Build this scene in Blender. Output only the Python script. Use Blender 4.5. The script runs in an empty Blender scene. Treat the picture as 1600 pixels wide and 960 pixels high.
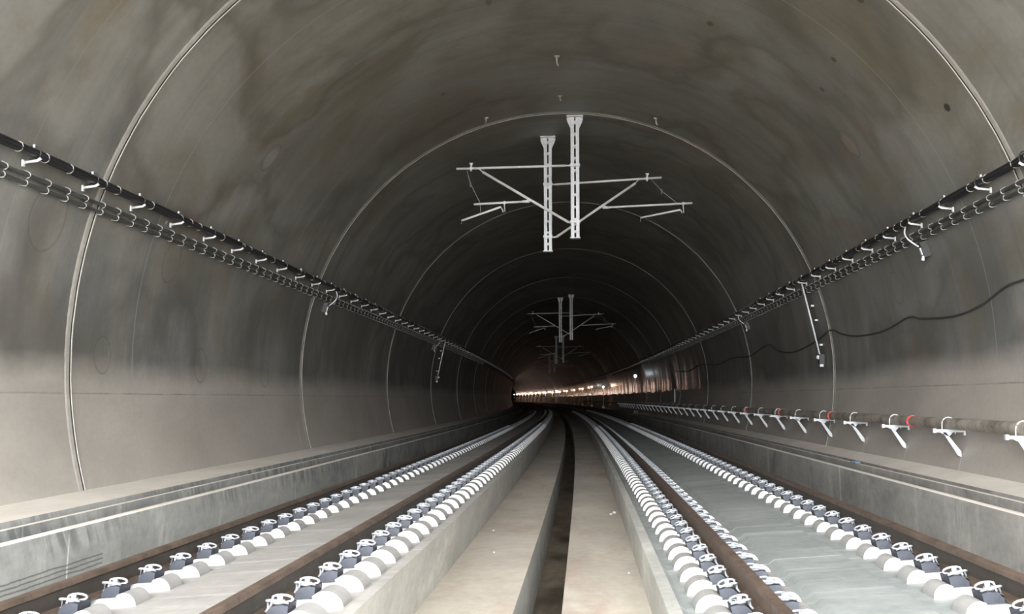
import bpy, bmesh, math, random
import numpy as np
from mathutils import Vector, Matrix

rnd = random.Random(7)
C = bpy.context.scene.collection
SC = bpy.context.scene
PI = math.pi

# ------------------------------------------------------------------ tunnel frame
# s = metres along the tunnel from the camera, t = metres to the right of the tunnel axis,
# h = height measured from the camera's eye; the track curves gently to the left.
K = .000184
RC = 1 / (2 * K)
AX = -.464491            # axis of the tunnel, to the left of the camera
EYE = 1.85               # eye height over the walkway between the tracks
RT, ZC = 6.3036, .5755   # vault radius and height of its centre over the eye


def W(s, t, h):
    p = s / RC
    return Vector((AX - RC + (RC + t) * math.cos(p), (RC + t) * math.sin(p), h + EYE))


def HD(s):
    return s / RC


# ------------------------------------------------------------------ camera
cam = bpy.data.cameras.new('camera')
cam.sensor_width = 36
cam.lens = 36 * 1710 / 1600
cam.clip_end = 1000
camo = bpy.data.objects.new('camera', cam)
C.objects.link(camo)
camo.location = (0, 0, EYE)
camo.rotation_euler = (PI / 2 + .083595, 0, .070008)
SC.camera = camo

# ------------------------------------------------------------------ light: overcast sky through the tunnel mouth behind the camera
MOUTH = -4.5
world = bpy.data.worlds.new('overcast_sky')
SC.world = world
world.use_nodes = True
wn = world.node_tree
bg = wn.nodes['Background']
tc = wn.nodes.new('ShaderNodeTexCoord')
sx = wn.nodes.new('ShaderNodeSeparateXYZ')
rp = wn.nodes.new('ShaderNodeValToRGB')
wn.links.new(tc.outputs['Generated'], sx.inputs[0])
wn.links.new(sx.outputs['Z'], rp.inputs[0])
wn.links.new(rp.outputs[0], bg.inputs[0])
rp.color_ramp.elements[0].position = 0.0
rp.color_ramp.elements[0].color = (.60, .615, .63, 1)
rp.color_ramp.elements[1].position = 1.0
rp.color_ramp.elements[1].color = (1.0, 1.0, 1.0, 1)
bg.inputs[1].default_value = 62.0

pl = bpy.data.lights.new('tunnel_mouth_sky_portal', 'AREA')
pl.shape = 'RECTANGLE'
pl.size, pl.size_y = 13.4, 10.4
pl.cycles.is_portal = True
plo = bpy.data.objects.new('tunnel_mouth_sky_portal', pl)
C.objects.link(plo)
plo.location = W(MOUTH, 0, 2.0)
plo.rotation_euler = (PI / 2, 0, HD(MOUTH))
# an area light shines along its local -Z; turned by +90 deg about X its -Z becomes +Y
SC.view_settings.view_transform = 'Standard'
SC.view_settings.look = 'None'
SC.view_settings.gamma = 1
SC.view_settings.use_curve_mapping = False
SC.view_settings.exposure = 0.0
SC.cycles.max_bounces = 10
SC.cycles.diffuse_bounces = 6
SC.cycles.glossy_bounces = 5
SC.cycles.sample_clamp_indirect = 6
SC.cycles.use_denoising = True


# ------------------------------------------------------------------ node helpers
class N:
    def __init__(self, name):
        self.m = bpy.data.materials.new(name)
        self.m.use_nodes = True
        self.t = self.m.node_tree
        self.b = self.t.nodes['Principled BSDF']

    def new(self, typ, **kw):
        n = self.t.nodes.new(typ)
        for k, v in kw.items():
            setattr(n, k, v)
        return n

    def link(self, a, b):
        self.t.links.new(a, b)

    def put(self, inp, v):
        if hasattr(v, 'is_linked') or hasattr(v, 'links'):
            self.link(v, inp)
        elif isinstance(v, (tuple, list)) and len(v) == 3 and inp.type == 'RGBA':
            inp.default_value = (*v, 1)
        else:
            inp.default_value = v

    def math(self, op, a, b=0.0, c=None, clamp=False):
        n = self.new('ShaderNodeMath', operation=op)
        n.use_clamp = clamp
        self.put(n.inputs[0], a)
        self.put(n.inputs[1], b)
        if c is not None:
            self.put(n.inputs[2], c)
        return n.outputs[0]

    def vec(self):           # (s, arc, h) stored on the mesh
        n = self.new('ShaderNodeAttribute')
        n.attribute_name = 'run'
        return n.outputs['Vector']

    def obj(self):
        return self.new('ShaderNodeTexCoord').outputs['Object']

    def scale(self, v, s, off=(0, 0, 0)):
        n = self.new('ShaderNodeMapping')
        n.inputs['Scale'].default_value = s
        n.inputs['Location'].default_value = off
        self.link(v, n.inputs[0])
        return n.outputs[0]

    def noise(self, v, scale=1, detail=5, rough=.6, dist=0):
        n = self.new('ShaderNodeTexNoise')
        self.link(v, n.inputs['Vector'])
        n.inputs['Scale'].default_value = scale
        n.inputs['Detail'].default_value = detail
        n.inputs['Roughness'].default_value = rough
        n.inputs['Distortion'].default_value = dist
        return n.outputs[0]

    def ramp(self, f, pts, interp='LINEAR'):
        n = self.new('ShaderNodeValToRGB')
        n.color_ramp.interpolation = interp
        e = n.color_ramp.elements
        while len(e) < len(pts):
            e.new(.5)
        for i, (p, c) in enumerate(pts):
            e[i].position = p
            e[i].color = (c, c, c, 1) if not isinstance(c, (tuple, list)) else (*c, 1)
        self.link(f, n.inputs[0])
        return n.outputs[0]

    def mix(self, f, a, b, mode='MIX'):
        n = self.new('ShaderNodeMix', data_type='RGBA', blend_type=mode)
        self.put(n.inputs[0], f)
        self.put(n.inputs[6], a)
        self.put(n.inputs[7], b)
        return n.outputs[2]

    def sep(self, v):
        n = self.new('ShaderNodeSeparateXYZ')
        self.link(v, n.inputs[0])
        return n.outputs

    def bump(self, h, strength=.2, dist=.01):
        n = self.new('ShaderNodeBump')
        n.inputs['Strength'].default_value = strength
        n.inputs['Distance'].default_value = dist
        self.link(h, n.inputs['Height'])
        self.link(n.outputs[0], self.b.inputs['Normal'])

    def out(self, col=None, rough=None, metal=None, spec=None):
        for k, v in (('Base Color', col), ('Roughness', rough), ('Metallic', metal), ('Specular IOR Level', spec)):
            if v is not None:
                self.put(self.b.inputs[k], v)
        return self.m


def line_at(n, x, centre, half):
    """1 within half of centre, fading to 0"""
    d = n.math('ABSOLUTE', n.math('SUBTRACT', x, centre))
    return n.math('SUBTRACT', 1.0, n.math('DIVIDE', d, half), clamp=True)


def mat_lining(name, pour_h, band, ports, wet, tone=1.0, spots=()):
    n = N(name)
    v = n.vec()
    s, a, h = n.sep(v)
    big = n.noise(n.scale(v, (.16, .22, 0)), 1, 6, .62, .6)
    col = n.ramp(big, [(.28, (.205, .198, .180)), (.48, (.280, .270, .247)), (.70, (.375, .364, .334))])
    # olive and rusty damp patches
    p2 = n.noise(n.scale(v, (.3, .35, 0), (7, 3, 0)), 1, 5, .65, 1.2)
    col = n.mix(n.ramp(p2, [(.47, 0), (.66, .80)]), col, (.205, .173, .125))
    p3 = n.noise(n.scale(v, (.22, .3, 0), (21, 9, 0)), 1, 4, .6, .5)
    col = n.mix(n.ramp(p3, [(.58, 0), (.74, .5)]), col, (.32, .255, .225))
    # tide marks: thin dark contours of a slow noise
    p4 = n.noise(n.scale(v, (.20, .20, 0), (3, 17, 0)), 1, 4, .5, .45)
    tide = n.ramp(p4, [(.45, 0), (.497, .50), (.505, .40), (.54, 0)])
    col = n.mix(tide, col, (.105, .093, .070))
    # drips that run round the arc
    dr = n.noise(n.scale(v, (1.6, .12, 0)), 1, 5, .7, .1)
    side = n.ramp(h, [(.0, 0), (.02, .0), (.3, 1), (1, 1)])
    col = n.mix(n.math('MULTIPLY', n.ramp(dr, [(.50, 0), (.68, .36)]), side), col, (.115, .12, .122))
    col = n.mix(n.math('MULTIPLY', n.ramp(dr, [(.28, .28), (.42, 0)]), side), col, (.45, .435, .405))
    # damp, grey-blue weeping stains on the lower half of the arch, broken into vertical tongues
    wp = n.noise(n.scale(v, (.55, .16, 0), (9, 2, 0)), 1, 6, .68, .25)
    tong = n.math('MULTIPLY', n.math('MULTIPLY', n.math('DIVIDE', h, .5, clamp=True), n.math('DIVIDE', n.math('SUBTRACT', 4.2, h), 2.4, clamp=True)), n.ramp(wp, [(.36, 0), (.62, .62)]))
    col = n.mix(tong, col, (.098, .106, .108))
    # the first lift, lighter beige to about the eye's height
    wob = n.math('MULTIPLY', n.math('SUBTRACT', n.noise(n.scale(v, (.35, .35, .35)), 1, 4), .5), .5)
    hh = n.math('ADD', h, wob)
    low = n.math('DIVIDE', n.math('SUBTRACT', band + .22, hh), .42, clamp=True)
    low_col = n.ramp(n.noise(n.scale(v, (.4, .8, 0), (5, 5, 0)), 1, 5, .6, .4), [(.3, (.44, .405, .363)), (.6, (.54, .50, .452))])
    col = n.mix(n.math('MULTIPLY', low, .85), col, low_col)
    # pour line and form seam
    wl = n.math('ADD', h, n.math('MULTIPLY', n.math('SUBTRACT', n.noise(n.scale(v, (.5, 0, 0)), 1, 3), .5), .03))
    if pour_h is not None:
        col = n.mix(n.math('MULTIPLY', line_at(n, wl, pour_h, .016), n.ramp(dr, [(.4, .15), (.6, .65)])), col, (.09, .085, .075))
        col = n.mix(n.math('MULTIPLY', line_at(n, wl, pour_h - .03, .016), .35), col, (.5, .47, .43))
    ms = n.math('MODULO', n.math('ADD', s, 120 - 15.96), 12.0)
    for c0, st in ((.02, .85), (6.0, .2), (2.0, .12), (4.0, .14), (8.02, .22)):
        col = n.mix(n.math('MULTIPLY', line_at(n, ms, c0, .020), st), col, (.42, .40, .37))
    # round form ports, left as scars
    for (cs, ca, r) in ports:
        d = n.math('SQRT', n.math('ADD', n.math('POWER', n.math('SUBTRACT', s, cs), 2.0), n.math('POWER', n.math('SUBTRACT', a, ca), 2.0)))
        col = n.mix(n.math('MULTIPLY', line_at(n, d, r, .022), .5), col, (.07, .066, .058))
        col = n.mix(n.math('MULTIPLY', n.math('LESS_THAN', d, r), .10), col, (.30, .28, .26))
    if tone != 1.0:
        crown = n.ramp(n.math('DIVIDE', n.math('SUBTRACT', h, 3.6), 4.0, clamp=True), [(0, 0), (1, 1)])  # darker towards the crown: its weaker light painted into the colour
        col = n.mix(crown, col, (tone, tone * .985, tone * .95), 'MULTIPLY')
    if not wet and pour_h is not None:
        # short streaks of lime near the foot
        for cs in (25.35, 35.4, 48.9, 50.2):
            sl = n.math('ADD', s, n.math('MULTIPLY', h, -.12))
            zone = n.math('MULTIPLY', n.math('LESS_THAN', h, -.52), n.math('GREATER_THAN', h, -1.06))
            col = n.mix(n.math('MULTIPLY', n.math('MULTIPLY', line_at(n, sl, cs, .035), zone), .7), col, (.85, .83, .79))
    # drill holes and pale patches of filler
    for (cs, ca, rs, ra, c, st) in spots:
        d = n.math('SQRT', n.math('ADD', n.math('POWER', n.math('DIVIDE', n.math('SUBTRACT', s, cs), rs), 2.0), n.math('POWER', n.math('DIVIDE', n.math('SUBTRACT', a, ca), ra), 2.0)))
        col = n.mix(n.math('MULTIPLY', n.math('DIVIDE', n.math('SUBTRACT', 1.0, d), .25, clamp=True), st), col, c)
    fine = n.noise(v, 9, 6, .7)
    col = n.mix(.16, col, n.ramp(fine, [(.3, .08), (.7, .42)]), 'OVERLAY')
    n.bump(n.noise(v, 2.2, 6, .6), .22, .03)
    rough = n.ramp(p2, [(.3, .62), (.7, .46)])
    if wet:
        mb_ = n.math('MODULO', n.math('ADD', s, 28.4 - 14.24 + .03), 2.84)
        wd = n.math('MULTIPLY', n.math('ADD', n.math('SUBTRACT', -.86, h), .02), .12)
        dm = n.math('MULTIPLY', line_at(n, mb_, .03, .022), n.math('LESS_THAN', h, -.84))
        col = n.mix(n.math('MULTIPLY', dm, .6), col, (.80, .78, .74))
        # water runs down the wall beyond the fourth joint: smooth, streaky
        st = n.noise(n.scale(v, (.42, .10, 0)), 1, 5, .7, .35)
        wetm = n.math('MULTIPLY', n.ramp(n.math('ADD', st, n.math('MULTIPLY', n.math('SUBTRACT', s, 60.0), .0016)), [(.40, 0), (.58, 1)]),
                      n.math('MULTIPLY', n.math('DIVIDE', n.math('SUBTRACT', s, 50.0), .4, clamp=True),
                             n.math('MULTIPLY', n.math('DIVIDE', n.math('SUBTRACT', 2.9, h), 2.0, clamp=True), n.math('DIVIDE', n.math('SUBTRACT', hh, .42), .12, clamp=True))))
        rough = n.mix(wetm, rough, (.18, .18, .18))
        col = n.mix(n.math('MULTIPLY', wetm, .6), col, (.13, .072, .05))  # wet and darker, tinted with the painted copper of the lamps' reflection
    return n.out(col, rough, spec=.5)


def mat_concrete(name, dark, light, sc=(.5, .5, .5), streak=None, rough=.75, stain=None, joint=None, scratch=False):
    n = N(name)
    v = n.vec()
    f = n.noise(n.scale(v, sc), 1, 7, .65, .3)
    col = n.ramp(f, [(.3, dark), (.68, light)])
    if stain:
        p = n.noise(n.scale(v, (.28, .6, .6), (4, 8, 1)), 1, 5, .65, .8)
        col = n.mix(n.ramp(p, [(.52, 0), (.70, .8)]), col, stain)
    if streak:
        q = n.noise(n.scale(v, streak), 1, 5, .7, .1)
        col = n.mix(n.ramp(q, [(.54, 0), (.70, .55)]), col, tuple(min(1, c * 1.55) for c in light))
        col = n.mix(n.ramp(q, [(.28, .5), (.42, 0)]), col, tuple(c * .55 for c in dark))
    if joint:
        s, a, h = n.sep(v)
        sp, off, st = joint
        ms = n.math('MODULO', n.math('ADD', s, 40 * sp - off), sp)
        wv = n.noise(n.scale(v, (1, .8, 1)), 1, 3)
        ms = n.math('ADD', ms, n.math('MULTIPLY', wv, .06))
        col = n.mix(n.math('MULTIPLY', line_at(n, ms, .05, .022), st), col, (.82, .80, .76))
    if scratch:
        s, a, h = n.sep(v)
        cv = n.new('ShaderNodeCombineXYZ')
        n.link(n.math('ADD', n.math('MULTIPLY', s, 5.5), n.math('MULTIPLY', h, 3.5)), cv.inputs[0])
        n.link(n.math('MULTIPLY', h, .7), cv.inputs[1])
        q = n.noise(cv.outputs[0], 1, 3, .6, .2)
        zone = n.math('MULTIPLY', n.math('DIVIDE', n.math('SUBTRACT', h, -1.50), .14, clamp=True), n.ramp(n.noise(n.scale(v, (.33, 0, 0), (2.3, 0, 0)), 1, 2), [(.42, 0), (.56, 1)]))
        col = n.mix(n.math('MULTIPLY', zone, n.ramp(q, [(.42, .75), (.55, 0)])), col, (.16, .17, .17))
        for hl in (-1.555, -1.60, -1.645):
            wv = n.math('ADD', h, n.math('MULTIPLY', n.math('SUBTRACT', n.noise(n.scale(v, (2.5, 0, 0), (hl * 9, 0, 0)), 1, 3), .5), .04))
            col = n.mix(n.math('MULTIPLY', n.math('MULTIPLY', line_at(n, wv, hl, .012), .8), n.math('LESS_THAN', s, 10.9)), col, (.05, .05, .05))
    sp = n.noise(v, 7, 6, .75)
    col = n.mix(.28, col, n.ramp(sp, [(.3, .15), (.7, .6)]), 'OVERLAY')
    n.bump(n.noise(v, 12, 6, .7), .3, .012)
    return n.out(col, rough)


def mat_plain(name, col, rough=.5, metal=0.0, var=.25, sc=14, emit=None):
    n = N(name)
    v = n.obj()
    f = n.noise(v, sc, 5, .65)
    a = tuple(c * (1 - var) for c in col)
    b = tuple(min(1, c * (1 + var)) for c in col)
    n.out(n.ramp(f, [(.3, a), (.7, b)]), rough, metal)
    if emit:
        n.b.inputs['Emission Color'].default_value = (*emit[0], 1)
        n.b.inputs['Emission Strength'].default_value = emit[1]
    return n.m


def on_wall(t, h):
    return RT * math.atan2(t, h - ZC)


portsL = [(12.84, on_wall(-6.09, 2.21), .42), (18.9, on_wall(-5.10, 4.28), .27), (16.92, on_wall(-6.10, 2.17), .33),
          (18.93, on_wall(-6.30, .58), .30), (22.87, on_wall(-6.30, .52), .28), (14.96, on_wall(-6.3, .61), .26)]
portsR = [(18.88, on_wall(5.03, 4.38), .28), (20.2, on_wall(6.1, 2.0), .3)]
HOLE, PALE, PINK = (.035, .03, .022), (.40, .38, .33), (.36, .27, .22)
spotsL = [(18.9, on_wall(-5.103, 4.276), .22, .22, PALE, .5), (13.9, on_wall(-5.45, 3.75), .05, .09, HOLE, .6), (22.4, on_wall(-2.46, 6.379), .10, .06, HOLE, .6),
          (18.2, on_wall(-1.15, 6.77), .16, .06, HOLE, .5)]
spotsR = [(18.88, on_wall(5.03, 4.38), .22, .22, PINK, .6), (14.83, on_wall(5.35, 3.92), .10, .07, HOLE, .9), (14.5, on_wall(4.15, 5.32), .10, .07, HOLE, .75),
          (16.7, on_wall(4.3, 5.2), .08, .06, HOLE, .7), (18.0, on_wall(4.4, 5.1), .08, .06, HOLE, .6), (18.2, on_wall(2.6, 6.32), .12, .07, HOLE, .7)]
M = {}
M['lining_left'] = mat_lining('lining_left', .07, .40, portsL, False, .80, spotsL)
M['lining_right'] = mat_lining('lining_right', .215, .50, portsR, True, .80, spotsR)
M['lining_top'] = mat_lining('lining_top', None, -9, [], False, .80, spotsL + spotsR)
M['walkway'] = mat_concrete('walkway_concrete', (.52, .475, .41), (.70, .65, .57), (.45, .8, 1), None, .8, (.50, .39, .30), (23.0, 7.1, .3))
M['kerb'] = mat_concrete('kerb_concrete', (.40, .40, .375), (.54, .54, .505), (.6, 1, 1.4), (.5, 1, .5), .78)
M['slab_warm'] = mat_concrete('slab_concrete_warm', (.35, .34, .322), (.49, .475, .45), (.8, .4, 1), (3.2, .22, .22), .72, None, (5.2, 9.0, .75))
M['slab_cool'] = mat_concrete('slab_concrete_cool', (.265, .29, .29), (.40, .425, .415), (.8, .4, 1), (3.2, .22, .22), .62, (.27, .30, .30), (6.6, 9.5, .8))
M['bench'] = mat_concrete('bench_concrete', (.31, .298, .275), (.44, .422, .388), (.4, 1, 1), (1.3, .3, .3), .75, (.12, .125, .125), (8.2, 10.12, .9))
M['bench_left'] = mat_concrete('bench_concrete_left', (.34, .345, .33), (.48, .48, .455), (.4, 1, 1), (1.3, .3, .3), .75, (.16, .165, .165), (8.2, 10.12, .9), True)
M['strip'] = mat_concrete('bench_top_concrete', (.74, .69, .62), (.90, .85, .78), (.6, 1, 1), None, .85)
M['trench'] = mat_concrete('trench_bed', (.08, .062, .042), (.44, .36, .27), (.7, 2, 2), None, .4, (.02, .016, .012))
M['mortar'] = mat_concrete('joint_mortar', (.36, .34, .305), (.50, .475, .43), (1, 1, 1), None, .8)
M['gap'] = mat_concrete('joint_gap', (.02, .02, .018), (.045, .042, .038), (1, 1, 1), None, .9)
M['soil'] = mat_plain('gravel_ground', (.34, .31, .27), .9, 0, .2, .6)
M['rust'] = mat_plain('rusty_steel', (.105, .074, .055), .65, .2, .4, 9)
M['web'] = mat_plain('shaded_rusty_web', (.050, .041, .033), .6, .2, .35, 6)  # rust, with the shade under the rail head painted in
M['litweb'] = mat_plain('lit_rusty_web', (.115, .080, .055), .65, .2, .35, 6)  # same rust, painted lighter as a better lit web
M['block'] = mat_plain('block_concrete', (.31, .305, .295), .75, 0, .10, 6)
M['blockface_lit'] = mat_plain('block_face_light_painted', (.62, .62, .615), .6, 0, .05, 6)  # same concrete as the block; daylight on its end faces painted in
M['plate'] = mat_plain('slate_blue_plastic', (.032, .036, .048), .5, 0, .2, 30)
M['clip'] = mat_plain('grey_spring_steel', (.42, .44, .475), .36, .2, .1, 40)
M['zinc'] = mat_plain('galvanised_steel', (.84, .855, .88), .4, .0, .12, 12)
M['tube'] = mat_plain('pale_aluminium_tube', (.90, .885, .85), .4, .0, .05, 8)
M['bracketzinc'] = mat_plain('bracket_zinc', (.60, .615, .64), .45, .1, .12, 14)
M['dullzinc'] = mat_plain('dull_zinc', (.42, .43, .41), .5, .1, .15, 20)
M['darksteel'] = mat_plain('dark_fitting_steel', (.05, .05, .05), .5, .4, .2, 20)
M['cable'] = mat_plain('black_cable_sheath', (.018, .018, .021), .45, 0, .3, 3)
M['greycable'] = mat_plain('dark_grey_cable_sheath', (.06, .062, .06), .5, 0, .3, 3)
M['white'] = mat_plain('white_painted_steel', (.80, .80, .80), .45, .1, .06, 20)
M['pipe'] = None
M['red'] = mat_plain('red_paint', (.55, .06, .05), .45, 0, .2, 20)
M['stone'] = mat_plain('pale_stone', (.44, .41, .37), .85, 0, .15, 20)
M['blue'] = mat_plain('blue_cloth', (.13, .19, .26), .85, 0, .2, 12)
M['warmlamp'] = mat_plain('lit_warm_lamp', (1, .9, .75), .5, 0, .0, 1, ((1, .62, .42), 75))
M['strongwarm'] = mat_plain('lit_strong_warm_lamp', (1, .9, .8), .5, 0, .0, 1, ((1, .68, .55), 420))
M['coollamp'] = mat_plain('lit_white_lamp', (1, 1, 1), .5, 0, .0, 1, ((.80, .92, 1), 32))
M['pole'] = mat_plain('yellow_lamplight_pole', (.80, .70, .34), .5, 0, .1, 8)  # yellow lamplight falling on the pole is put into its colour


def mat_pipe():
    n = N('mottled_brown_pipe')
    v = n.obj()
    f = n.noise(v, 2.2, 7, .75, .4)
    c = n.ramp(f, [(.32, (.13, .12, .105)), (.47, (.34, .305, .265)), (.66, (.56, .51, .44))])
    return n.out(c, .55, .2)


M['pipe'] = mat_pipe()


# ------------------------------------------------------------------ mesh helpers
class MB:
    """collects shapes, builds ONE mesh object"""

    def __init__(self):
        self.v, self.f, self.mi, self.sm = [], [], [], []

    def add(self, vs, fs, mi=0, smooth=False):
        o = len(self.v)
        self.v += [tuple(p) for p in vs]
        self.f += [[i + o for i in q] for q in fs]
        self.mi += [mi] * len(fs)
        self.sm += [smooth] * len(fs)
        return self

    def box(self, x0, x1, y0, y1, z0, z1, mi=0, mtx=None):
        vs = [Vector((x, y, z)) for z in (z0, z1) for y in (y0, y1) for x in (x0, x1)]
        if mtx is not None:
            vs = [mtx @ p for p in vs]
        return self.add(vs, [(0, 2, 3, 1), (4, 5, 7, 6), (0, 1, 5, 4), (2, 6, 7, 3), (1, 3, 7, 5), (0, 4, 6, 2)], mi)

    def tube(self, pts, r, n=8, mi=0, caps=True):
        pts = [Vector(p) for p in pts]
        rs = r if isinstance(r, (list, tuple)) else [r] * len(pts)
        vs, fs = [], []
        for i, p in enumerate(pts):
            d = (pts[min(i + 1, len(pts) - 1)] - pts[max(i - 1, 0)]).normalized()
            ref = Vector((0, 0, 1)) if abs(d.z) < .9 else Vector((1, 0, 0))
            u = d.cross(ref).normalized()
            w = u.cross(d)
            for k in range(n):
                q = 2 * PI * k / n
                vs.append(p + (u * math.cos(q) + w * math.sin(q)) * rs[i])
        for i in range(len(pts) - 1):
            for k in range(n):
                a, b = i * n + k, i * n + (k + 1) % n
                fs.append((a, b, b + n, a + n))
        self.add(vs, fs, mi, True)
        if caps:
            L = (len(pts) - 1) * n
            o = len(self.v) - len(vs)
            self.f += [[o + k for k in range(n)][::-1], [o + L + k for k in range(n)]]
            self.mi += [mi, mi]
            self.sm += [False, False]
        return self

    def prism(self, prof, y0, y1, mi=0, smooth=False, capmi=None):
        """profile in x,z pushed along y"""
        n = len(prof)
        vs = [(x, y0, z) for x, z in prof] + [(x, y1, z) for x, z in prof]
        fs = [(i, (i + 1) % n, n + (i + 1) % n, n + i) for i in range(n)]
        self.add(vs, fs, mi, smooth)
        self.add(vs, [list(range(n))[::-1], [n + i for i in range(n)]], mi if capmi is None else capmi)
        return self

    def ball(self, c, r, n=8, m=5, mi=0, sq=(1, 1, 1)):
        vs, fs = [], []
        for j in range(m + 1):
            th = PI * j / m
            for k in range(n):
                p = 2 * PI * k / n
                vs.append((c[0] + r * sq[0] * math.sin(th) * math.cos(p), c[1] + r * sq[1] * math.sin(th) * math.sin(p), c[2] + r * sq[2] * math.cos(th)))
        for j in range(m):
            for k in range(n):
                a, b = j * n + k, j * n + (k + 1) % n
                fs.append((a, a + n, b + n, b))
        return self.add(vs, fs, mi, True)

    def build(self, name, mats, parent=None, weld=False):
        me = bpy.data.meshes.new(name)
        me.from_pydata(self.v, [], self.f)
        for m in (mats if isinstance(mats, (list, tuple)) else [mats]):
            me.materials.append(m)
        me.polygons.foreach_set('material_index', self.mi)
        me.polygons.foreach_set('use_smooth', self.sm)
        bm = bmesh.new()
        bm.from_mesh(me)
        if weld:
            bmesh.ops.remove_doubles(bm, verts=bm.verts, dist=1e-5)
        bmesh.ops.recalc_face_normals(bm, faces=bm.faces)
        bm.to_mesh(me)
        bm.free()
        o = bpy.data.objects.new(name, me)
        C.objects.link(o)
        if parent is not None:
            o.parent = parent
        return o


def tag(o, label=None, cat=None, group=None, kind=None):
    for k, v in (('label', label), ('category', cat), ('group', group), ('kind', kind)):
        if v:
            o[k] = v
    return o


def empty(name, loc, rz=0.0):
    o = bpy.data.objects.new(name, None)
    o.empty_display_size = .1
    C.objects.link(o)
    o.location = loc
    o.rotation_euler = (0, 0, rz)
    return o


KIDS = {}


def copy_tree(o, parent=None):
    c = o.copy()
    C.objects.link(c)
    if parent is not None:
        c.parent = parent
    for ch in list(o.children):
        copy_tree(ch, c)
    return c


def srange(a, b, step):
    n = max(1, int(round((b - a) / step)))
    return [a + (b - a) * i / n for i in range(n + 1)]


def sweep(name, prof, ss, mats, mi=None, closed=False, smooth=False, parent=None, wobble=0.0, origin=None):
    """profile of (t, h) carried along the tunnel; stores run = (s, distance round the profile, h)"""
    arc = [0.0]
    for (a, b), (c, d) in zip(prof[:-1], prof[1:]):
        arc.append(arc[-1] + math.hypot(c - a, d - b))
    o = origin if origin is not None else W(ss[0], prof[0][0], prof[0][1])
    vs, run, fs, mis = [], [], [], []
    n = len(prof)
    for s in ss:
        for (t, h), q in zip(prof, arc):
            vs.append(W(s, t, h) - o)
            run.append((s, q, h))
    m = n if closed else n - 1
    for i in range(len(ss) - 1):
        for k in range(m):
            a, b = i * n + k, i * n + (k + 1) % n
            fs.append((a, a + n, b + n, b))
            mis.append(mi[k] if mi else 0)
    if closed:
        fs += [list(range(n)), [(len(ss) - 1) * n + k for k in range(n)][::-1]]
        mis += [0, 0]
    me = bpy.data.meshes.new(name)
    me.from_pydata(vs, [], fs)
    at = me.attributes.new('run', 'FLOAT_VECTOR', 'POINT')
    at.data.foreach_set('vector', [c for p in run for c in p])
    for x in (mats if isinstance(mats, (list, tuple)) else [mats]):
        me.materials.append(x)
    me.polygons.foreach_set('material_index', mis)
    me.polygons.foreach_set('use_smooth', [smooth] * len(fs))
    ob = bpy.data.objects.new(name, me)
    ob.location = o
    C.objects.link(ob)
    if parent is not None:
        ob.parent = parent
    return ob


# ------------------------------------------------------------------ the tunnel's shell
END = 470.0
OUT = -45.0
SS = srange(MOUTH, 60, 2.3) + srange(60, END, 5)[1:]
SF = srange(OUT, 60, 2.5) + srange(60, END, 5)[1:]


def arcprof(a0, a1, n, r=RT):
    return [(r * math.sin(a0 + (a1 - a0) * i / n), ZC + r * math.cos(a0 + (a1 - a0) * i / n)) for i in range(n + 1)]


def vault(name, a0, a1, n, mat):
    """a shell .45 m thick between two angles from the crown"""
    ob = sweep(name, arcprof(a0, a1, n), SS, mat, smooth=True, origin=W(MOUTH, 0, 0))
    me = ob.data
    # the attribute's second entry: distance round the arc measured from the crown
    at = me.attributes['run']
    buf = np.zeros(len(me.vertices) * 3, 'f')
    at.data.foreach_get('vector', buf)
    buf = buf.reshape(-1, 3)
    buf[:, 1] += a0 * RT
    at.data.foreach_set('vector', buf.ravel())
    return ob


AB = math.acos((-1.35 - ZC) / RT)          # the wall's foot
AS = math.acos((1.9 - ZC) / RT) * .62      # where the crown pour takes over
tag(vault('wall_left', -AB, -AS, 40, M['lining_left']), 'left curved concrete lining wall, lighter beige below', kind='structure')
tag(vault('ceiling', -AS, AS, 52, M['lining_top']), 'stained grey concrete crown of the tunnel', kind='structure')
tag(vault('wall_right', AS, AB, 40, M['lining_right']), 'right curved concrete lining wall, streaked far off', kind='structure')

# unseen wall added far beyond the bend to shut out sky light
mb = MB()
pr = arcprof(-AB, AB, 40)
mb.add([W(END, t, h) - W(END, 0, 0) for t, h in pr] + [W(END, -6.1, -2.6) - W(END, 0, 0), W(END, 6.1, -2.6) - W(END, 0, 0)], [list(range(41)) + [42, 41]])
e = mb.build('wall_light_stop', M['gap'])
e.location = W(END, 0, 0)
tag(e, 'unseen dark wall added beyond the bend to shut out sky light', kind='structure')

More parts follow.
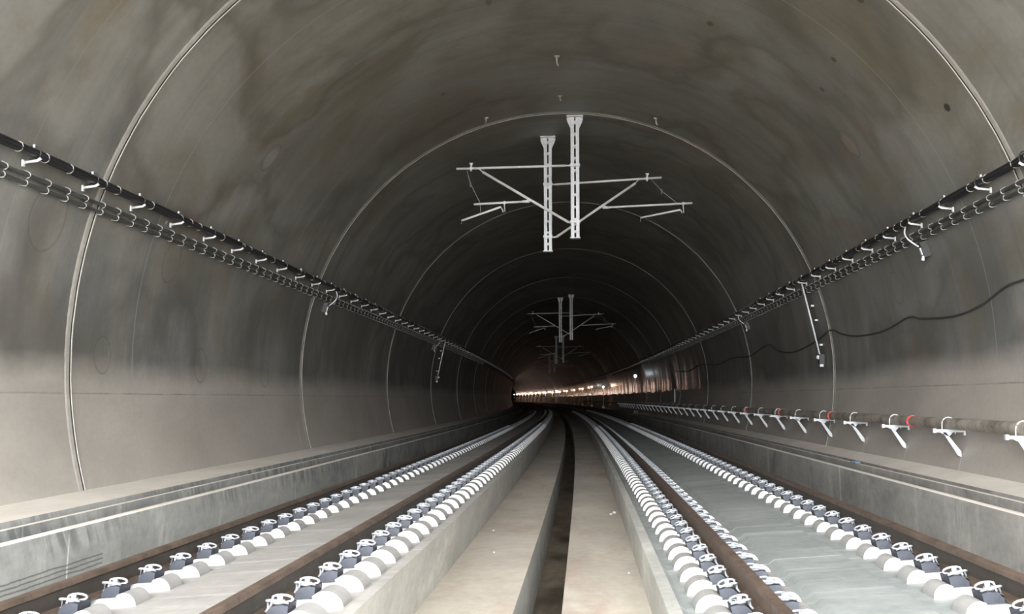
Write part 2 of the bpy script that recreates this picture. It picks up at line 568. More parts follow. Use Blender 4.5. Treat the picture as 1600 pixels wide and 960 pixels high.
# joints between the lining rings
RING = [13.974 + 12 * k for k in range(0, 26)]
jrnd = random.Random(3)
for k, s0 in enumerate(RING):
    o = W(s0, 0, 0)
    vs, run, fs, mis = [], [], [], []
    NA = 96
    A0 = math.acos((-1.19 - ZC) / RT)
    for i in range(NA + 1):
        a = -A0 + 2 * A0 * i / NA
        wb = jrnd.uniform(-.006, .006)
        for ds, r in ((-.150, RT + .001), (-.110 + wb, RT - .006), (-.030 + wb, RT - .008), (-.028 + wb, RT + .0), (-.027 + wb, RT - .002),
                      (.020 + wb, RT - .002), (.021 + wb, RT - .014), (.046, RT - .012), (.064 + wb, RT + .001)):
            vs.append(W(s0 + ds, r * math.sin(a), ZC + r * math.cos(a)) - o)
            run.append((s0 + ds, a * RT, ZC + r * math.cos(a)))
    m = 9
    for i in range(NA):
        for j in range(m - 1):
            fs.append((i * m + j, i * m + j + 1, (i + 1) * m + j + 1, (i + 1) * m + j))
            mis.append(1 if j in (3, 4) else 0)
    me = bpy.data.meshes.new('trim')
    me.from_pydata(vs, [], fs)
    at = me.attributes.new('run', 'FLOAT_VECTOR', 'POINT')
    at.data.foreach_set('vector', [c for p in run for c in p])
    me.materials.append(M['mortar'])
    me.materials.append(M['gap'])
    me.polygons.foreach_set('material_index', mis)
    ob = bpy.data.objects.new('trim_%d' % (k + 1), me)
    ob.location = o
    C.objects.link(ob)
    tag(ob, 'mortar joint between two rings of the lining', kind='structure')

# ------------------------------------------------------------------ floor
# track frames
CANT = .0806
TL, TR = -2.193, 2.318
ZT = -1.1217             # mean rail top


def trk(tc, u, h):
    return (tc + u, ZT + CANT * u + h)


GA = .7535
HB = -.176               # rail foot below rail top
HS, HG = -.212, -.246    # slab top, rail trough


def slab_profile(tc, u0, u1, z0, z1):
    P = [(tc + u0, z0), trk(tc, u0, HS)]
    for c in (-GA, GA):
        a, b = c - .47, c + .47
        a, b = max(a, u0 + .06), min(b, u1 - .06)
        P += [trk(tc, a, HS), trk(tc, a + .045, HG), trk(tc, b - .045, HG), trk(tc, b, HS)]
    P += [trk(tc, u1, HS), (tc + u1, z1)]
    return P


KL, KR = -.885, 1.0
PZ = -1.85
PL = -1.79
s_l = sweep('floor_left', [(-4.45, -1.80), (-3.62, -1.80)] + slab_profile(TL, -1.40, KL - TL, -1.80, PL - .02)[1:-1] + [(KL - .02, -1.3), (-.985, PL - .02)], SF,
            [M['slab_warm'], M['kerb']], mi=[1, 1] + [0] * 9 + [1, 1, 1, 1])
tag(s_l, 'warm grey canted slab of the left track', kind='structure')
pr = slab_profile(TR, KR - TR, 1.17, PZ - .02, -1.70)
pr[0] = (1.015, PZ - .02)
s_r = sweep('floor_right', pr + [(4.65, -1.70)], SF, [M['slab_cool'], M['kerb']], mi=[1, 1] + [0] * 10 + [1, 1])
tag(s_r, 'cool grey canted slab of the right track', kind='structure')
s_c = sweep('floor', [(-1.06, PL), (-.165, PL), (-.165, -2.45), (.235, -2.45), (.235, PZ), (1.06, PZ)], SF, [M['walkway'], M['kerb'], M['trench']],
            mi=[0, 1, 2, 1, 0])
tag(s_c, 'beige walkways either side of the middle drain', kind='structure')
b_l = sweep('trim_40', [(-6.35, -1.19), (-5.15, -1.19), (-5.14, -1.52), (-4.93, -1.52), (-4.93, -1.205), (-4.86, -1.205), (-4.86, -1.52),
                        (-4.475, -1.52), (-4.475, -1.225), (-4.468, -1.212), (-4.412, -1.212), (-4.40, -1.228), (-4.42, -1.88)], SF,
            [M['bench_left'], M['strip']], mi=[1, 0, 0, 0, 1, 0, 0, 0, 1, 1, 1, 0])
tag(b_l, 'left bench with two open cable troughs', kind='structure')
b_r = sweep('trim_41', [(4.62, -1.80), (4.60, -1.118), (4.612, -1.104), (4.668, -1.104), (4.675, -1.116), (4.675, -1.45), (5.14, -1.45), (5.14, -1.12),
                        (5.21, -1.12), (5.21, -1.45), (5.70, -1.45), (5.71, -1.19), (6.08, -1.085), (6.35, -1.06)], SF,
            [M['bench'], M['strip']], mi=[0, 1, 1, 1, 0, 0, 0, 1, 0, 0, 0, 1, 1])
tag(b_r, 'right bench with two open cable troughs', kind='structure')

# ground outside the mouth, behind the camera
for nm, a, b in (('ground_left', -60, -6.2), ('ground_right', 6.2, 60)):
    g = sweep(nm, [(a, -1.25), (b, -1.25)], srange(OUT, MOUTH, 9), M['soil'])
    tag(g, 'gravel beside the tunnel mouth', kind='structure')
g = sweep('ground', [(-60, -1.3), (60, -1.3)], srange(OUT - 80, OUT, 20), M['soil'])
tag(g, 'gravel yard before the tunnel mouth', kind='structure')

# ------------------------------------------------------------------ rails
rp_half = [(.0, 0), (.024, 0), (.033, -.004), (.036, -.014), (.0365, -.036), (.030, -.042), (.011, -.052), (.0085, -.075), (.0085, -.120), (.0105, -.146),
           (.030, -.155), (.075, -.163), (.075, -.1745)]
rail_prof = [(-x, z) for x, z in rp_half[::-1]] + rp_half[1:]
RAILS = {'LO': (TL, -GA), 'LI': (TL, GA), 'RI': (TR, -GA), 'RO': (TR, GA)}
RLAB = {'LO': 'rusty rail of the left track, the one beside the left bench',
        'LI': 'rusty rail of the left track, the one nearer the middle drain',
        'RI': 'rusty rail of the right track, the one nearer the middle drain',
        'RO': 'rusty rail of the right track, the one beside the right bench'}
for key, (tc_, c) in RAILS.items():
    pts = []
    for x, z in rail_prof:
        t, h = trk(tc_, c, 0)
        pts.append((t + x - CANT * z, h + z + CANT * x))
    rmi = [1 if -.15 < (rail_prof[i][1] + rail_prof[(i + 1) % len(rail_prof)][1]) / 2 < -.040 else 0 for i in range(len(rail_prof))]
    r = sweep('rail', pts, SF, [M['rust'], M['litweb'] if key == 'RI' else M['web']], mi=rmi, closed=True)
    tag(r, RLAB[key], 'rail', 'running rails')


# ------------------------------------------------------------------ rail fastenings: a block with two shoulders, plate, clip and bolt each side
def shoulder_pts(sg):
    """sg +1 is the gauge side, with the smaller shoulder"""
    P = []
    cx, rx, rz = (.250, .085, .095) if sg > 0 else (.275, .115, .110)
    for i in range(11):
        q = PI * i / 10 * (.70 if sg > 0 else .73)
        P.append((sg * (cx + rx * math.cos(q)), HG - .002 + rz * math.sin(q)))
    P.append((sg * .204, HB - .006))
    return P


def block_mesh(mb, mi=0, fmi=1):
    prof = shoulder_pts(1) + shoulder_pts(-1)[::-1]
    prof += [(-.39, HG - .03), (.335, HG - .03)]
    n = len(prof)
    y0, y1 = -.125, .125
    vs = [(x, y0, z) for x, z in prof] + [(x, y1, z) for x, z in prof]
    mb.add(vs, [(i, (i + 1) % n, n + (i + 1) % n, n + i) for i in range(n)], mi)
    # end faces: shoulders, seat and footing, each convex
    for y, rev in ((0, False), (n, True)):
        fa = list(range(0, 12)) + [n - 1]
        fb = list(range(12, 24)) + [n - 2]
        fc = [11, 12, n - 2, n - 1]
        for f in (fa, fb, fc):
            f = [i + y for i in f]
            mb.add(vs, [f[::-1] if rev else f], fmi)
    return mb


def plate_mesh(mb, sg, mi=0):
    prof = [(sg * .203, HB - .004), (sg * .214, HB + .060), (sg * .175, HB + .068), (sg * .120, HB + .062), (sg * .084, HB + .026), (sg * .080, HB - .004)]
    mb.prism(prof, -.095, .095, mi)
    return mb


def clip_mesh(mb, sg, mi=0, n=6):
    """two flat spring loops either side of the bolt, toes on the rail foot"""
    for e in (-1, 1):
        P = [(sg * .066, e * .030, HB + .026), (sg * .082, e * .028, HB + .050)]
        for i in range(11):
            q = PI * 1.12 - 2 * PI * i / 11
            P.append((sg * (.143 + .060 * math.cos(q)), e * (.056 + .036 * math.sin(q)), HB + .081 + .014 * math.sin(q) - .010 * math.cos(q)))
        mb.tube(P, .0085, n, mi)
    mb.tube([(sg * .118, -.03, HB + .083), (sg * .108, 0, HB + .080), (sg * .118, .03, HB + .083)], .0085, n, mi)
    return mb


def bolt_mesh(mb, sg, mi=0):
    mb.tube([(sg * .145, 0, HB + .04), (sg * .145, 0, HB + .066)], .012, 8, mi)
    mb.tube([(sg * .145, 0, HB + .070), (sg * .145, 0, HB + .082)], .027, 10, mi)
    mb.tube([(sg * .145, 0, HB + .082), (sg * .145, 0, HB + .110)], .018, 6, mi)
    return mb


SP = .616
PH = {'LO': 6.87, 'LI': 6.24, 'RI': 7.23, 'RO': 7.10}
FL = {'LO': ('clip fastening with pale rounded shoulders along the rail beside the left bench', 'fastenings along the left bench rail'),
      'LI': ('clip fastening with pale rounded shoulders along the left track rail nearer the drain', 'fastenings along the left track drain side rail'),
      'RI': ('clip fastening with pale rounded shoulders along the right track rail nearer the drain', 'fastenings along the right track drain side rail'),
      'RO': ('clip fastening with pale rounded shoulders along the rail beside the right bench', 'fastenings along the right bench rail')}


def place_on_track(o, key, s):
    tc_, c = RAILS[key]
    t, h = trk(tc_, c, 0)
    m = Matrix.Translation(W(s, t, h)) @ Matrix.Rotation(HD(s), 4, 'Z') @ Matrix.Rotation(-math.atan(CANT), 4, 'Y')
    if c > 0:                       # the gauge side is to the left of this rail
        m = m @ Matrix.Rotation(PI, 4, 'Z')
    o.matrix_world = m


proto = empty('rail_fastening', (0, 0, 0))
block_mesh(MB()).build('concrete_block', [M['block'], M['blockface_lit']], proto, True)
for sg in (-1, 1):
    p_ = plate_mesh(MB(), sg).build('guide_plate', M['plate'], proto)
    clip_mesh(MB(), sg).build('spring_clip', M['clip'], p_)
    bolt_mesh(MB(), sg).build('bolt', M['clip'], p_)
far = MB()
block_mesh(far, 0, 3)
for sg in (-1, 1):
    plate_mesh(far, sg, 1)
    clip_mesh(far, sg, 2, 4)
farp = far.build('rail_fastening', [M['block'], M['plate'], M['clip'], M['blockface_lit']])
used = [False, False]
rest = MB()
rest_o = W(55, 0, -1.3)
for key in RAILS:
    for i in range(75):
        s = PH[key] + SP * (i - 1)
        near = i < 42
        src = proto if near else farp
        j = 0 if near else 1
        o = copy_tree(src) if used[j] else src
        used[j] = True
        place_on_track(o, key, s)
        tag(o, FL[key][0], 'rail fastening', FL[key][1])
    tc_, c = RAILS[key]
    t0, h0 = trk(tc_, c, 0)
    for i in range(75, 185):
        s = PH[key] + SP * (i - 1)
        m = Matrix.Translation(W(s, t0, h0) - rest_o) @ Matrix.Rotation(HD(s), 4, 'Z') @ Matrix.Rotation(-math.atan(CANT), 4, 'Y')
        if c > 0:
            m = m @ Matrix.Rotation(PI, 4, 'Z')
        for sg in (-1, 1):
            pp = [shoulder_pts(sg)[q] for q in (0, 2, 4, 6, 8, 10)] + [(sg * .2, HG - .02), (sg * .335, HG - .02)]
            nn = len(pp)
            vs = [m @ Vector((x, -.115, z)) for x, z in pp] + [m @ Vector((x, .135, z)) for x, z in pp]
            rest.add(vs, [(q, (q + 1) % nn, nn + (q + 1) % nn, nn + q) for q in range(nn)] + [list(range(nn)), [nn + q for q in range(nn)][::-1]], 0)
            rest.box(min(sg * .09, sg * .2), max(sg * .09, sg * .2), -.085, .085, HB - .05, HB + .06, 1, m)
ro = rest.build('rail_fastening', [M['block'], M['plate']])
ro.location = rest_o
tag(ro, 'distant rows of clip fastenings where the four rails run into the dark', 'rail fastening', 'distant fastenings', 'stuff')


# ------------------------------------------------------------------ cables on the walls
def wall_pt(side, h, off):
    """t of a point off metres in from the lining at height h"""
    r = RT - off
    return side * math.sqrt(r * r - (h - ZC) ** 2)


def run_tube(fn, ss, r, n=8):
    o = fn(ss[0])
    mb = MB()
    mb.tube([fn(s) - o for s in ss], r, n)
    return mb, o


SCB = srange(-20, 8, 4) + srange(8, 40, .75)[1:] + srange(40, 250, 3)[1:]
HU = {-1: 2.78, 1: 2.885}
HL = {-1: 2.515, 1: 2.645}
SIDE = {-1: 'left', 1: 'right'}
for sd in (-1, 1):
    b = empty('feeder_cable', W(0, wall_pt(sd, HU[sd], .12), HU[sd]))
    tag(b, 'thick black cable bundle with pale ties, upper run on the %s wall' % SIDE[sd], 'cable bundle', 'wall cables')
    base = b.location.copy()
    for q, (dh, do) in enumerate(((.028, .0), (-.022, .022), (-.022, -.026))):
        mb, o = run_tube(lambda s: W(s, wall_pt(sd, HU[sd], .12 + do), HU[sd] + dh + .006 * math.sin(s * 2.1 + q)), SCB, .030)
        c_ = mb.build('cable', M['cable'], b)
        c_.location = o - base
    s = 11.5 if sd < 0 else 13.2
    k = 0
    while k < 60 and s < 60:
        P = [W(s, wall_pt(sd, HU[sd], .12) + .058 * math.cos(q), HU[sd] - .003 + .058 * math.sin(q)) - W(s, wall_pt(sd, HU[sd], .12), HU[sd]) for q in [2 * PI * i / 10 for i in range(11)]]
        t_ = MB().tube(P, .006, 5).build('cable_tie', M['stone'], b) if k == 0 else tie0.copy()
        if k == 0:
            tie0 = t_
        else:
            C.objects.link(t_)
        t_.parent = b
        t_.location = W(s, wall_pt(sd, HU[sd], .12), HU[sd]) - base
        s += jrnd.choice((.42, .95, 1.15, .6))
        k += 1

    for q, (dh, nm) in enumerate(((.045, 'upper'), (-.045, 'lower'))):
        mb, o = run_tube(lambda s: W(s, wall_pt(sd, HL[sd] + dh, .055), HL[sd] + dh), SCB, .024)
        c_ = mb.build('lighting_cable', M['greycable'])
        c_.location = o
        tag(c_, 'thin dark grey cable, %s of the pair under the black bundle, %s wall' % (nm, SIDE[sd]), 'cable', 'wall cables')

# hooks of the thin pair
for sd in (-1, 1):
    hk = None
    s = (11.508 if sd < 0 else 13.42) - .495 * 3
    ang = math.atan2(wall_pt(sd, HL[sd], 0), HL[sd] - ZC)
    for k in range(138):
        if hk is None:
            P = [(0, 0, .113)]
            for cz in (.0685, -.0265):
                P += [(-sd * (.065 - .036 * math.cos(q)), 0, cz + .036 * math.sin(q)) for q in [PI / 2 + PI * i / 6 for i in range(7)]]
            P += [(0, 0, -.071)]
            hk = MB().tube(P, .007, 5).build('cable_hook', M['dullzinc'])
            o = hk
        else:
            o = hk.copy()
            C.objects.link(o)
        o.location = W(s, wall_pt(sd, HL[sd], -.01), HL[sd])
        o.rotation_euler = (0, -(abs(ang) - PI / 2) * sd * -1, HD(s))
        tag(o, 'small pale hook holding the pair of thin cables on the %s wall' % SIDE[sd], 'cable hook', 'hooks of the thin cables on the %s wall' % SIDE[sd])
        s += .4955

# brackets of the thick bundle
for sd in (-1, 1):
    s = (11.86 if sd < 0 else 14.795) - 1.49 * (1 if sd < 0 else 3)
    near_p = far_p = None
    for k in range(94):
        near = k < 16
        if near and near_p is None:
            r_ = empty('cable_bracket', (0, 0, 0))
            mb = MB()
            mb.box(-.012, .012, -.02, .02, -.15, -.075)
            mb.tube([(0, 0, -.105), (-sd * .08, 0, -.095), (-sd * .165, 0, -.086), (-sd * .205, 0, -.060)], .017, 6)
            mb.build('arm', M['white'], r_)
            MB().tube([(-sd * (.12 + .084 * math.cos(q)), 0, .084 * math.sin(q)) for q in [-2.2 + 4.4 * i / 10 for i in range(11)]], .008, 5).build('clamp_band', M['darksteel'], r_)
            MB().tube([(-sd * .12, 0, .066), (-sd * .12, 0, .10)], .016, 8).build('bolt', M['white'], r_)
            near_p = r_
            o = r_
        elif near:
            o = copy_tree(near_p)
        elif far_p is None:
            mb = MB()
            mb.box(-.012, .012, -.02, .02, -.15, -.075)
            mb.tube([(0, 0, -.105), (-sd * .08, 0, -.095), (-sd * .165, 0, -.086), (-sd * .205, 0, -.060)], .019, 5)
            far_p = mb.build('cable_bracket', M['white'])
            o = far_p
        else:
            o = far_p.copy()
            C.objects.link(o)
        o.location = W(s, wall_pt(sd, HU[sd], 0), HU[sd])
        o.rotation_euler = (0, 0, HD(s))
        tag(o, 'white bracket carrying the thick black cable bundle on the %s wall' % SIDE[sd], 'cable bracket', 'cable brackets on the %s wall' % SIDE[sd])
        s += 1.492

# ------------------------------------------------------------------ small boxes that hang from the cables
def junction_box(sd, s, label):
    hb = HL[sd] - .17
    t = wall_pt(sd, hb, .0)
    base = W(s, t, hb)
    r_ = empty('junction_box', base, HD(s))
    tag(r_, label, 'junction box', 'junction boxes under the cables')
    tl = math.radians(18) * sd
    mt = Matrix.Rotation(-tl, 4, 'Y')
    mb = MB()
    mb.box(min(-sd * .01, -sd * .12), max(-sd * .01, -sd * .12), -.075, .075, -.17, .06, 0, mt)
    mb.box(min(-sd * .005, -sd * .135), max(-sd * .005, -sd * .135), -.085, .085, .06, .08, 0, mt)
    mb.build('box', M['darksteel'], r_)
    MB().box(min(-sd * .118, -sd * .135), max(-sd * .118, -sd * .135), -.03, .03, -.12, .0, 0, mt).build('lid', M['white'], r_)
    P = []
    for i in range(9):
        q = i / 8
        P.append((-sd * (.14 + .10 * math.sin(PI * q)) + (wall_pt(sd, HU[sd], 0) - t) * (1 - q), .18 * (1 - q) - .02, (HU[sd] - hb - .075) * (1 - q) - .02 * q))
    MB().tube(P, .013, 7).build('lead', M['zinc'], r_)
    MB().tube([(-sd * .07, -.03, -.17), (-sd * .085, -.03, -.25)], .026, 8).build('cable_gland', M['zinc'], r_)
    return r_


junction_box(1, 18.0, 'dark junction box with curved pale lead, nearest one on the right wall')
junction_box(1, 36.6, 'small dark junction box further along the right wall under the cables')
junction_box(-1, 27.1, 'dark junction box with curved lead on the left wall just past the second joint')
junction_box(-1, 48.6, 'small dark junction box far along the left wall under the cables')


def drop(sd, s, label):
    base = W(s, wall_pt(sd, .95, 0), .95)
    r_ = empty('call_switch', base, HD(s))
    tag(r_, label, 'call switch', 'switches at the end of conduits')
    P = []
    hh = srange(HU[sd] - .085, 1.06, .12)
    for h in hh:
        P.append(W(s, wall_pt(sd, h, .105), h) - base)
    MB().tube(P, .020, 7).build('conduit', M['zinc'], r_)
    MB().box(min(-sd * .02, -sd * .14), max(-sd * .02, -sd * .14), -.09, .09, -.12, .12).build('box', M['darksteel'], r_)
    MB().ball((-sd * .15, 0, .05), .055, 10, 6).build('button', M['white'], r_)
    MB().box(min(-sd * .04, -sd * .12), max(-sd * .04, -sd * .12), -.04, .04, -.18, -.12).build('gland', M['zinc'], r_)
    for q in (2.25, 1.9, 1.3):
        tq = wall_pt(sd, q, .05)
        cl = MB().box(-.035, .035, -.03, .03, -.02, .02).build('pipe_clip', M['zinc'], r_)
        cl.location = W(s, tq, q) - base


drop(1, 26.9, 'small switch box at the end of a thin conduit hanging down the right wall')
drop(-1, 51.6, 'small switch box at the end of a conduit far along the left wall')

# ------------------------------------------------------------------ loose cable on the right wall
LO = [(11.5, 1.62), (13.2, 1.60), (14.646, 1.555), (15.312, 1.531), (16.369, 1.357), (17.507, 1.292), (19.089, 1.368), (19.855, 1.447), (21.508, 1.309), (23.455, 1.322),
      (24.789, 1.442), (25.796, 1.591), (27.442, 1.424), (30.362, 1.28), (32.642, 1.415), (34.23, 1.663), (37.957, 1.451), (41.617, 1.544), (46.305, 1.425), (52, 1.6), (58, 1.42), (64, 1.6)]


def catmull(P, n=6):
    out = []
    for i in range(len(P) - 1):
        p0, p1, p2, p3 = P[max(i - 1, 0)], P[i], P[i + 1], P[min(i + 2, len(P) - 1)]
        for k in range(n):
            u = k / n
            out.append(tuple(.5 * ((2 * b) + (-a + c) * u + (2 * a - 5 * b + 4 * c - d) * u * u + (-a + 3 * b - 3 * c + d) * u ** 3) for a, b, c, d in zip(p0, p1, p2, p3)))
    return out + [P[-1]]


lp = catmull(LO)
o = W(lp[0][0], wall_pt(1, lp[0][1], .05), lp[0][1])
lc = MB().tube([W(s, wall_pt(1, h, .026), h) - o for s, h in lp], .016, 7).build('loose_cable', M['greycable'])
lc.location = o
tag(lc, 'loose dark cable sagging in swags along the right wall', 'cable')

# ------------------------------------------------------------------ the pipe on the right and its brackets
PT, PH_, PR = 5.955, -.378, .085
SPP = srange(-20, 8, 4) + srange(8, 60, 1.5)[1:] + srange(60, 200, 4)[1:]
mb, o = run_tube(lambda s: W(s, PT, PH_), SPP, PR, 16)
pp = mb.build('water_pipe', M['pipe'])
pp.location = o
tag(pp, 'long mottled brown pipe carried on brackets along the right wall', 'pipe')
for s in (12.95, 18.9, 24.8, 30.8, 36.8):
    m = Matrix.Translation(W(s, PT, PH_) - o) @ Matrix.Rotation(HD(s), 4, 'Z')
    mb = MB()
    for y0, y1, r in ((-.045, .045, PR + .006), (-.010, .010, PR + .016)):
        mb.tube([m @ Vector((0, y0, 0)), m @ Vector((0, y1, 0))], r, 16)
    for q in (.9, -2.9):
        mb.tube([m @ Vector(((PR + .012) * math.cos(q), -.05, (PR + .012) * math.sin(q))), m @ Vector(((PR + .012) * math.cos(q), .05, (PR + .012) * math.sin(q)))], .018, 6)
    c_ = mb.build('coupling', M['red'], pp)
    c_['label'] = 'red pipe coupling'
bp = fp = None
for k in range(38):
    s = 14.24 + 2.84 * (k - 2)
    wt = wall_pt(1, PH_ - PR - .09, .004) - PT

    def arm(mb, mi=0):
        mb.box(-.22, wt, -.022, .022, -PR - .045, -PR - .002, mi)
        mb.box(-.235, -.19, -.03, .03, -PR - .055, -PR + .012, mi)
        return mb

    def brace(mb, mi=0):
        wt2 = wall_pt(1, PH_ - .50, .004) - PT
        P = [(-.095, -PR - .04), (-.050, -PR - .04), (wt2, -.42), (wt2, -.50), (wt2 - .05, -.48)]
        mb.prism(P, -.016, .016, mi)
        mb.prism([(-.14, -PR - .044), (.06, -PR - .044), (-.0, -PR - .11)], -.016, .016, mi)
        mb.box(wt - .03, wt, -.03, .03, -PR - .09, -PR + .02, mi)
        return mb

    def ubolt(mb, mi=0):
        P = [(-PR - .012, 0, -PR - .07)] + [((PR + .012) * math.cos(q), 0, (PR + .012) * math.sin(q)) for q in [PI - PI * i / 10 for i in range(11)]] + [(PR + .012, 0, -PR - .07)]
        mb.tube(P, .009, 6, mi)
        return mb

    if k < 14:
        if bp is None:
            bp = empty('pipe_bracket', (0, 0, 0))
            arm(MB()).build('arm', M['bracketzinc'], bp)
            brace(MB()).build('brace', M['bracketzinc'], bp)
            ubolt(MB()).build('u_bolt', M['white'], bp)
            o = bp
        else:
            o = copy_tree(bp)
    else:
        if fp is None:
            fp = ubolt(brace(arm(MB()))).build('pipe_bracket', M['bracketzinc'])
            o = fp
        else:
            o = fp.copy()
            C.objects.link(o)
    o.location = W(s, PT, PH_)
    o.rotation_euler = (0, 0, HD(s))
    tag(o, 'galvanised wall bracket under the long pipe', 'pipe bracket', 'brackets under the pipe')


# ------------------------------------------------------------------ overhead line supports hanging from the crown
def support(s0, tp, side, label, top, ubase):
    """side -1: arms reach left.  Coordinates relative to the post's head"""
    htop = ZC + math.sqrt(RT * RT - tp * tp)
    r_ = empty('overhead_line_support', W(s0, tp, htop), HD(s0))
    tag(r_, label, 'overhead line support', 'overhead line supports')
    zb = ubase - htop
    mb = MB()
    for sx_ in (-1, 1):
        a, b = sorted((sx_ * .022, sx_ * .105))
        mb.box(a, b, -.09, -.075, zb + .02, -.03)          # front flange
        mb.box(a, b, .075, .09, zb + .02, -.03)
        a, b = sorted((sx_ * .093, sx_ * .105))
        mb.box(a, b, -.09, .09, zb + .02, -.03)            # web
    z = -.14
    while z > zb + .1:
        mb.box(-.03, .03, -.087, -.078, z - .03, z + .02)
        mb.box(-.03, .03, .078, .087, z - .03, z + .02)
        z -= .30
    mb.build('post', M['zinc'], r_)
    MB().box(-.125, .125, -.11, .11, zb, zb + .022).build('end_plate', M['zinc'], r_)
    MB().box(-.20, .20, -.20, .20, -.04, -.012).build('head_plate', M['zinc'], r_)
    for sx_ in (-1, 1):
        MB().prism([(sx_ * .105, -.04), (sx_ * .195, -.04), (sx_ * .185, -.12), (sx_ * .105, -.30)], -.008, .008).build('gusset', M['zinc'], r_)
        MB().prism([(sx_ * .02, -.04), (sx_ * .17, -.04), (sx_ * .02, -.24)], -.098, -.09).build('gusset', M['zinc'], r_)
    for bx in (-.16, .16):
        for by in (-.16, .16):
            MB().tube([(bx, by, -.07), (bx, by, .02)], .012, 6).build('anchor_bolt', M['zinc'], r_)

    def L(t, h):
        return Vector((t - tp, 0, h - htop))

    P = top
    edge = L(tp + side * .115, 0).x

    def tube(name, a, b, r, m=M['tube']):
        return MB().tube([L(*a), L(*b)], r, 10).build(name, m, r_)

    def post_clamp(h):
        mb = MB()
        z = h - htop
        mb.box(-.125, .125, -.105, -.092, z - .03, z + .03)
        mb.box(-.125, .125, .092, .105, z - .03, z + .03)
        for x in (-.125, .112):
            mb.box(x, x + .013, -.105, .105, z - .03, z + .03)
        mb.build('post_clamp', M['zinc'], r_)
    # top tube, with its swivel and clamp at the post
    a, b = P['top']
    post_clamp(a[1])
    tt = tube('top_tube', a, b, .029)
    MB().tube([Vector((edge, 0, a[1] - htop)), L(*a)], .022, 8).build('swivel', M['zinc'], r_)
    ca = Vector((L(*P['carrier']).x, 0, a[1] + (b[1] - a[1]) * (P['carrier'][0] - a[0]) / (b[0] - a[0]) - htop))
    mb = MB()
    mb.box(ca.x - .022, ca.x + .022, -.03, .03, ca.z - .07, ca.z + .05)
    mb.box(ca.x - .012, ca.x + .03, -.02, .02, ca.z + .05, ca.z + .11)
    mb.tube([(ca.x - .04, 0, ca.z + .12), (ca.x + .05, 0, ca.z + .12)], .02, 8)
    mb.build('wire_clamp', M['zinc'], tt)
    # brace
    a2, b2 = P['brace']
    post_clamp(a2[1])
    br = tube('brace_tube', a2, b2, .033)
    MB().tube([Vector((edge, 0, a2[1] - htop - .01)), L(*a2)], .024, 8).build('swivel', M['zinc'], r_)
    ux = b2[0] - side * .0
    zt = a[1] + (b[1] - a[1]) * (ux + side * .12 - a[0]) / (b[0] - a[0])
    MB().tube([L(*b2), L(ux - side * .02 + side * .1, zt - .02)], .014, 6).build('brace_eye', M['zinc'], br)
    # registration tube, hung on the brace
    a3, b3 = P['reg']
    rg = tube('registration_tube', a3, b3, .027)
    q = (a3[0] - a2[0]) / (b2[0] - a2[0])
    hb = a2[1] + (b2[1] - a2[1]) * q
    mb = MB()
    mb.tube([L(*a3), L(a3[0], a3[1] + (hb - a3[1]) * .9)], .018, 6)
    mb.tube([L(*a3) - Vector((side * .06, 0, 0)), L(*a3) + Vector((side * .12, 0, 0))], .035, 8)
    mb.build('hook_fitting', M['zinc'], rg)
    # steady arm below it, bent down at the wire
    a4, b4 = P['steady']
    sd_ = MB()
    tip, hd = P['tip'], P['hook']
    sd_.tube([L(*hd), L(*b4), L(*a4), L(*tip)], [.02, .026, .026, .014], 8)
    st = sd_.build('steady_arm', M['tube'], r_)
    zr = a3[1] + (b3[1] - a3[1]) * (hd[0] - a3[0]) / (b3[0] - a3[0])
    mb = MB()
    mb.tube([L(hd[0] + .03, zr), L(hd[0] + .045, hd[1] - .02), L(hd[0] - .01, hd[1] - .03), L(*hd)], .015, 6)
    mb.box(L(hd[0], 0).x + .01, L(hd[0], 0).x + .06, -.02, .02, zr - htop - .04, zr - htop + .04)
    mb.build('steady_hook', M['zinc'], st)
    # hanging stay wire
    MB().tube([L(*p) for p in P['stay']], .007, 5).build('stay_wire', M['dullzinc'], r_)
    mid = P['stay'][1]
    MB().box(L(*mid).x - .015, L(*mid).x + .015, -.015, .015, L(*mid).z - .09, L(*mid).z + .05).build('stay_clamp', M['darksteel'], r_)
    return r_


LTOP = dict(top=((.06, 5.658), (-2.618, 5.613)), carrier=(-2.256, 5.72), brace=((.12, 4.265), (-1.973, 5.526)), reg=((-.877, 4.785), (-2.183, 4.729)),
            steady=((-2.487, 4.329), (-1.53, 4.655)), tip=(-2.487, 4.25), hook=(-1.47, 4.56), stay=[(-2.36, 5.58), (-2.271, 5.244), (-2.03, 4.76), (-2.018, 4.50)])
RTOP = dict(top=((-.24, 5.602), (2.536, 5.752)), carrier=(2.156, 5.875), brace=((-.21, 4.212), (1.854, 5.608)), reg=((1.052, 4.975), (3.32, 5.069)),
            steady=((1.978, 4.696), (3.0, 4.895)), tip=(1.977, 4.60), hook=(3.05, 4.84), stay=[(2.269, 5.70), (2.532, 5.398), (2.80, 5.18), (2.93, 5.06)])
WH = ['nearest', 'second', 'third', 'fourth']
for k in range(4):
    s = 26.3 + 46 * k
    support(s, .284, -1, 'galvanised hanging post with white arms reaching left, %s pair along the tunnel' % WH[k], LTOP, 3.863)
    support(s + 2.05, -.43, 1, 'galvanised hanging post with white arms reaching right, %s pair along the tunnel' % WH[k], RTOP, 3.82)

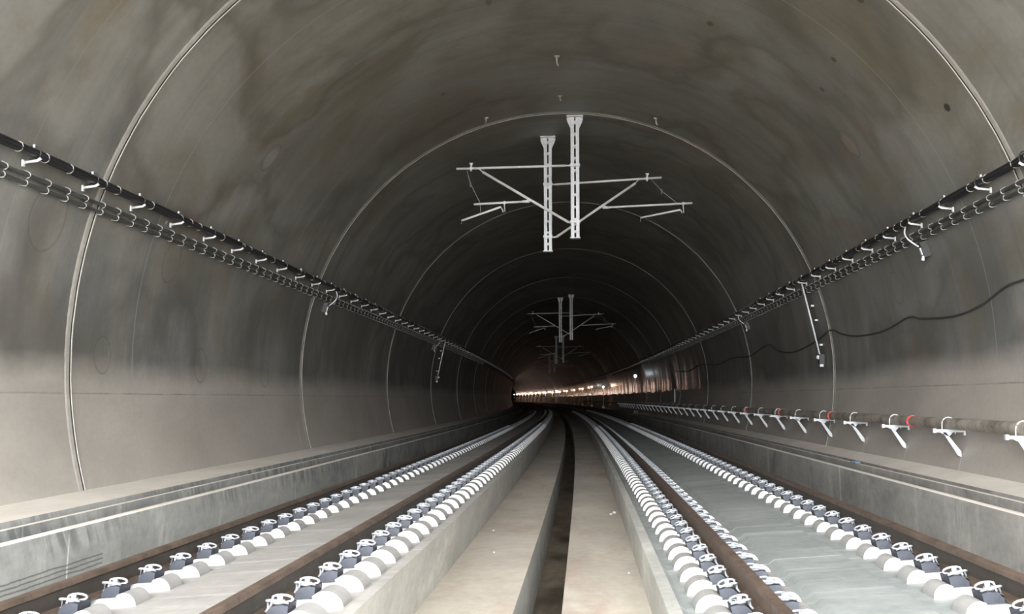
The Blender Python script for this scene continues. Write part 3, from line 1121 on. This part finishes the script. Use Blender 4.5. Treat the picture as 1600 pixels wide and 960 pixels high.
# small anchors in the crown
for s, t, ln, lab in ((21.56, -.057, .20, 'pale anchor bolt in the crown, nearest of the crown fixings'), (24.47, -.045, .12, 'small anchor bolt in the crown just before the hanging posts'),
                      (25.3, -1.8, .16, 'small bent anchor in the crown left of the hanging posts'), (25.12, 2.17, .16, 'small bent anchor in the crown right of the hanging posts')):
    h = ZC + math.sqrt(RT * RT - t * t)
    r_ = empty('ceiling_anchor', W(s, t, h), HD(s))
    tag(r_, lab, 'anchor', 'anchors in the crown')
    MB().box(-.05, .05, -.04, .04, -.015, .01).build('plate', M['dullzinc'], r_)
    MB().tube([(0, 0, 0), (.0, 0, -ln * .7), (.03 if t > -1 else -.04, 0, -ln)], .016, 7).build('rod', M['stone'], r_)

# ------------------------------------------------------------------ lamps along the right wall, far off
cool = {0, 2}
LAMPS = [(86.0, 1.76), (133, 1.42), (158, 1.70), (181, 1.62), (205, 1.62), (228, 1.55), (252, 1.55), (278, 1.55), (304, 1.6), (325, 1.6), (342, 1.6), (357, 1.6), (371, 1.6),
         (384, 1.6), (396, 1.6), (408, 1.6), (420, 1.6), (432, 1.6)]
for k, (s, h) in enumerate(LAMPS):
    t = 5.45
    r_ = empty('work_lamp', W(s, t, -1.19), HD(s))
    if k == 0:
        lab = 'single bluish white work lamp on the right bench, nearest of the lit lamps'
    elif k < 9:
        lab = 'lit work lamp on a pole, row along the right bench before the bend'
    else:
        lab = 'lit work lamp on a pole where the right wall bends out of sight'
    tag(r_, lab, 'work lamp', 'lit work lamps')
    H = h + 1.19
    pm = M['darksteel'] if k == 0 else M['pole']
    MB().tube([(0, 0, .0), (0, 0, H - .1)], .045 if k else .025, 8).build('pole', pm, r_)
    mb = MB()
    mb.box(-.22, .22, -.22, .22, 0, .12)
    mb.box(-.16, .16, -.16, .16, .12, .30)
    mb.build('base', pm, r_)
    MB().box(-.14, .14, .02, .20, H - .16, H + .16).build('lamp_housing', M['darksteel'], r_)
    MB().ball((0, -.03, H), (.10 if k < 7 else .095), 10, 6, 0, (1, .6, 1)).build('bulb', M['coollamp'] if k in cool else M['warmlamp'] if k < 7 else M['strongwarm'], r_)

# pale marker on the right wall
s = 64.7
r_ = MB().box(-.04, .0, -.06, .06, -.78, 0).build('marker_strip', M['white'])
r_.location = W(s, wall_pt(1, .3, .03), .57)
r_.rotation_euler = (0, 0, HD(s))
tag(r_, 'narrow white upright marker strip far along the right wall', 'marker')

# ------------------------------------------------------------------ odds and ends
for s, t, sz in ((17.95, .92, .042), (17.75, .86, .03), (11.85, .90, .018), (21.9, -.35, .016), (12.9, -.62, .016), (15.0, -.8, .02)):
    mb = MB()
    pr_ = random.Random(int(s * 10))
    mb.ball((0, 0, sz * .45), sz, 7, 5, 0, (1, .8, .6))
    mb.v = [(x * pr_.uniform(.8, 1.2), y * pr_.uniform(.8, 1.2), z) for x, y, z in mb.v]
    o = mb.build('stone_chip', M['stone'])
    o.location = W(s, t, PL if t < 0 else PZ)
    tag(o, 'small pale stone chip lying on the %s walkway' % ('left' if t < 0 else 'right'), 'stone', 'stone chips on the %s walkway' % ('left' if t < 0 else 'right'))
mb = MB()
for k in range(5):
    mb.ball((rnd.uniform(-.04, .04), rnd.uniform(-.16, .16), .015), .05, 7, 5, 0, (1, 1.3, .45))
o = mb.build('rag', M['blue'])
o.location = W(19.6, 5.17, -1.115)
tag(o, 'small blue rag left on the right bench', 'rag')
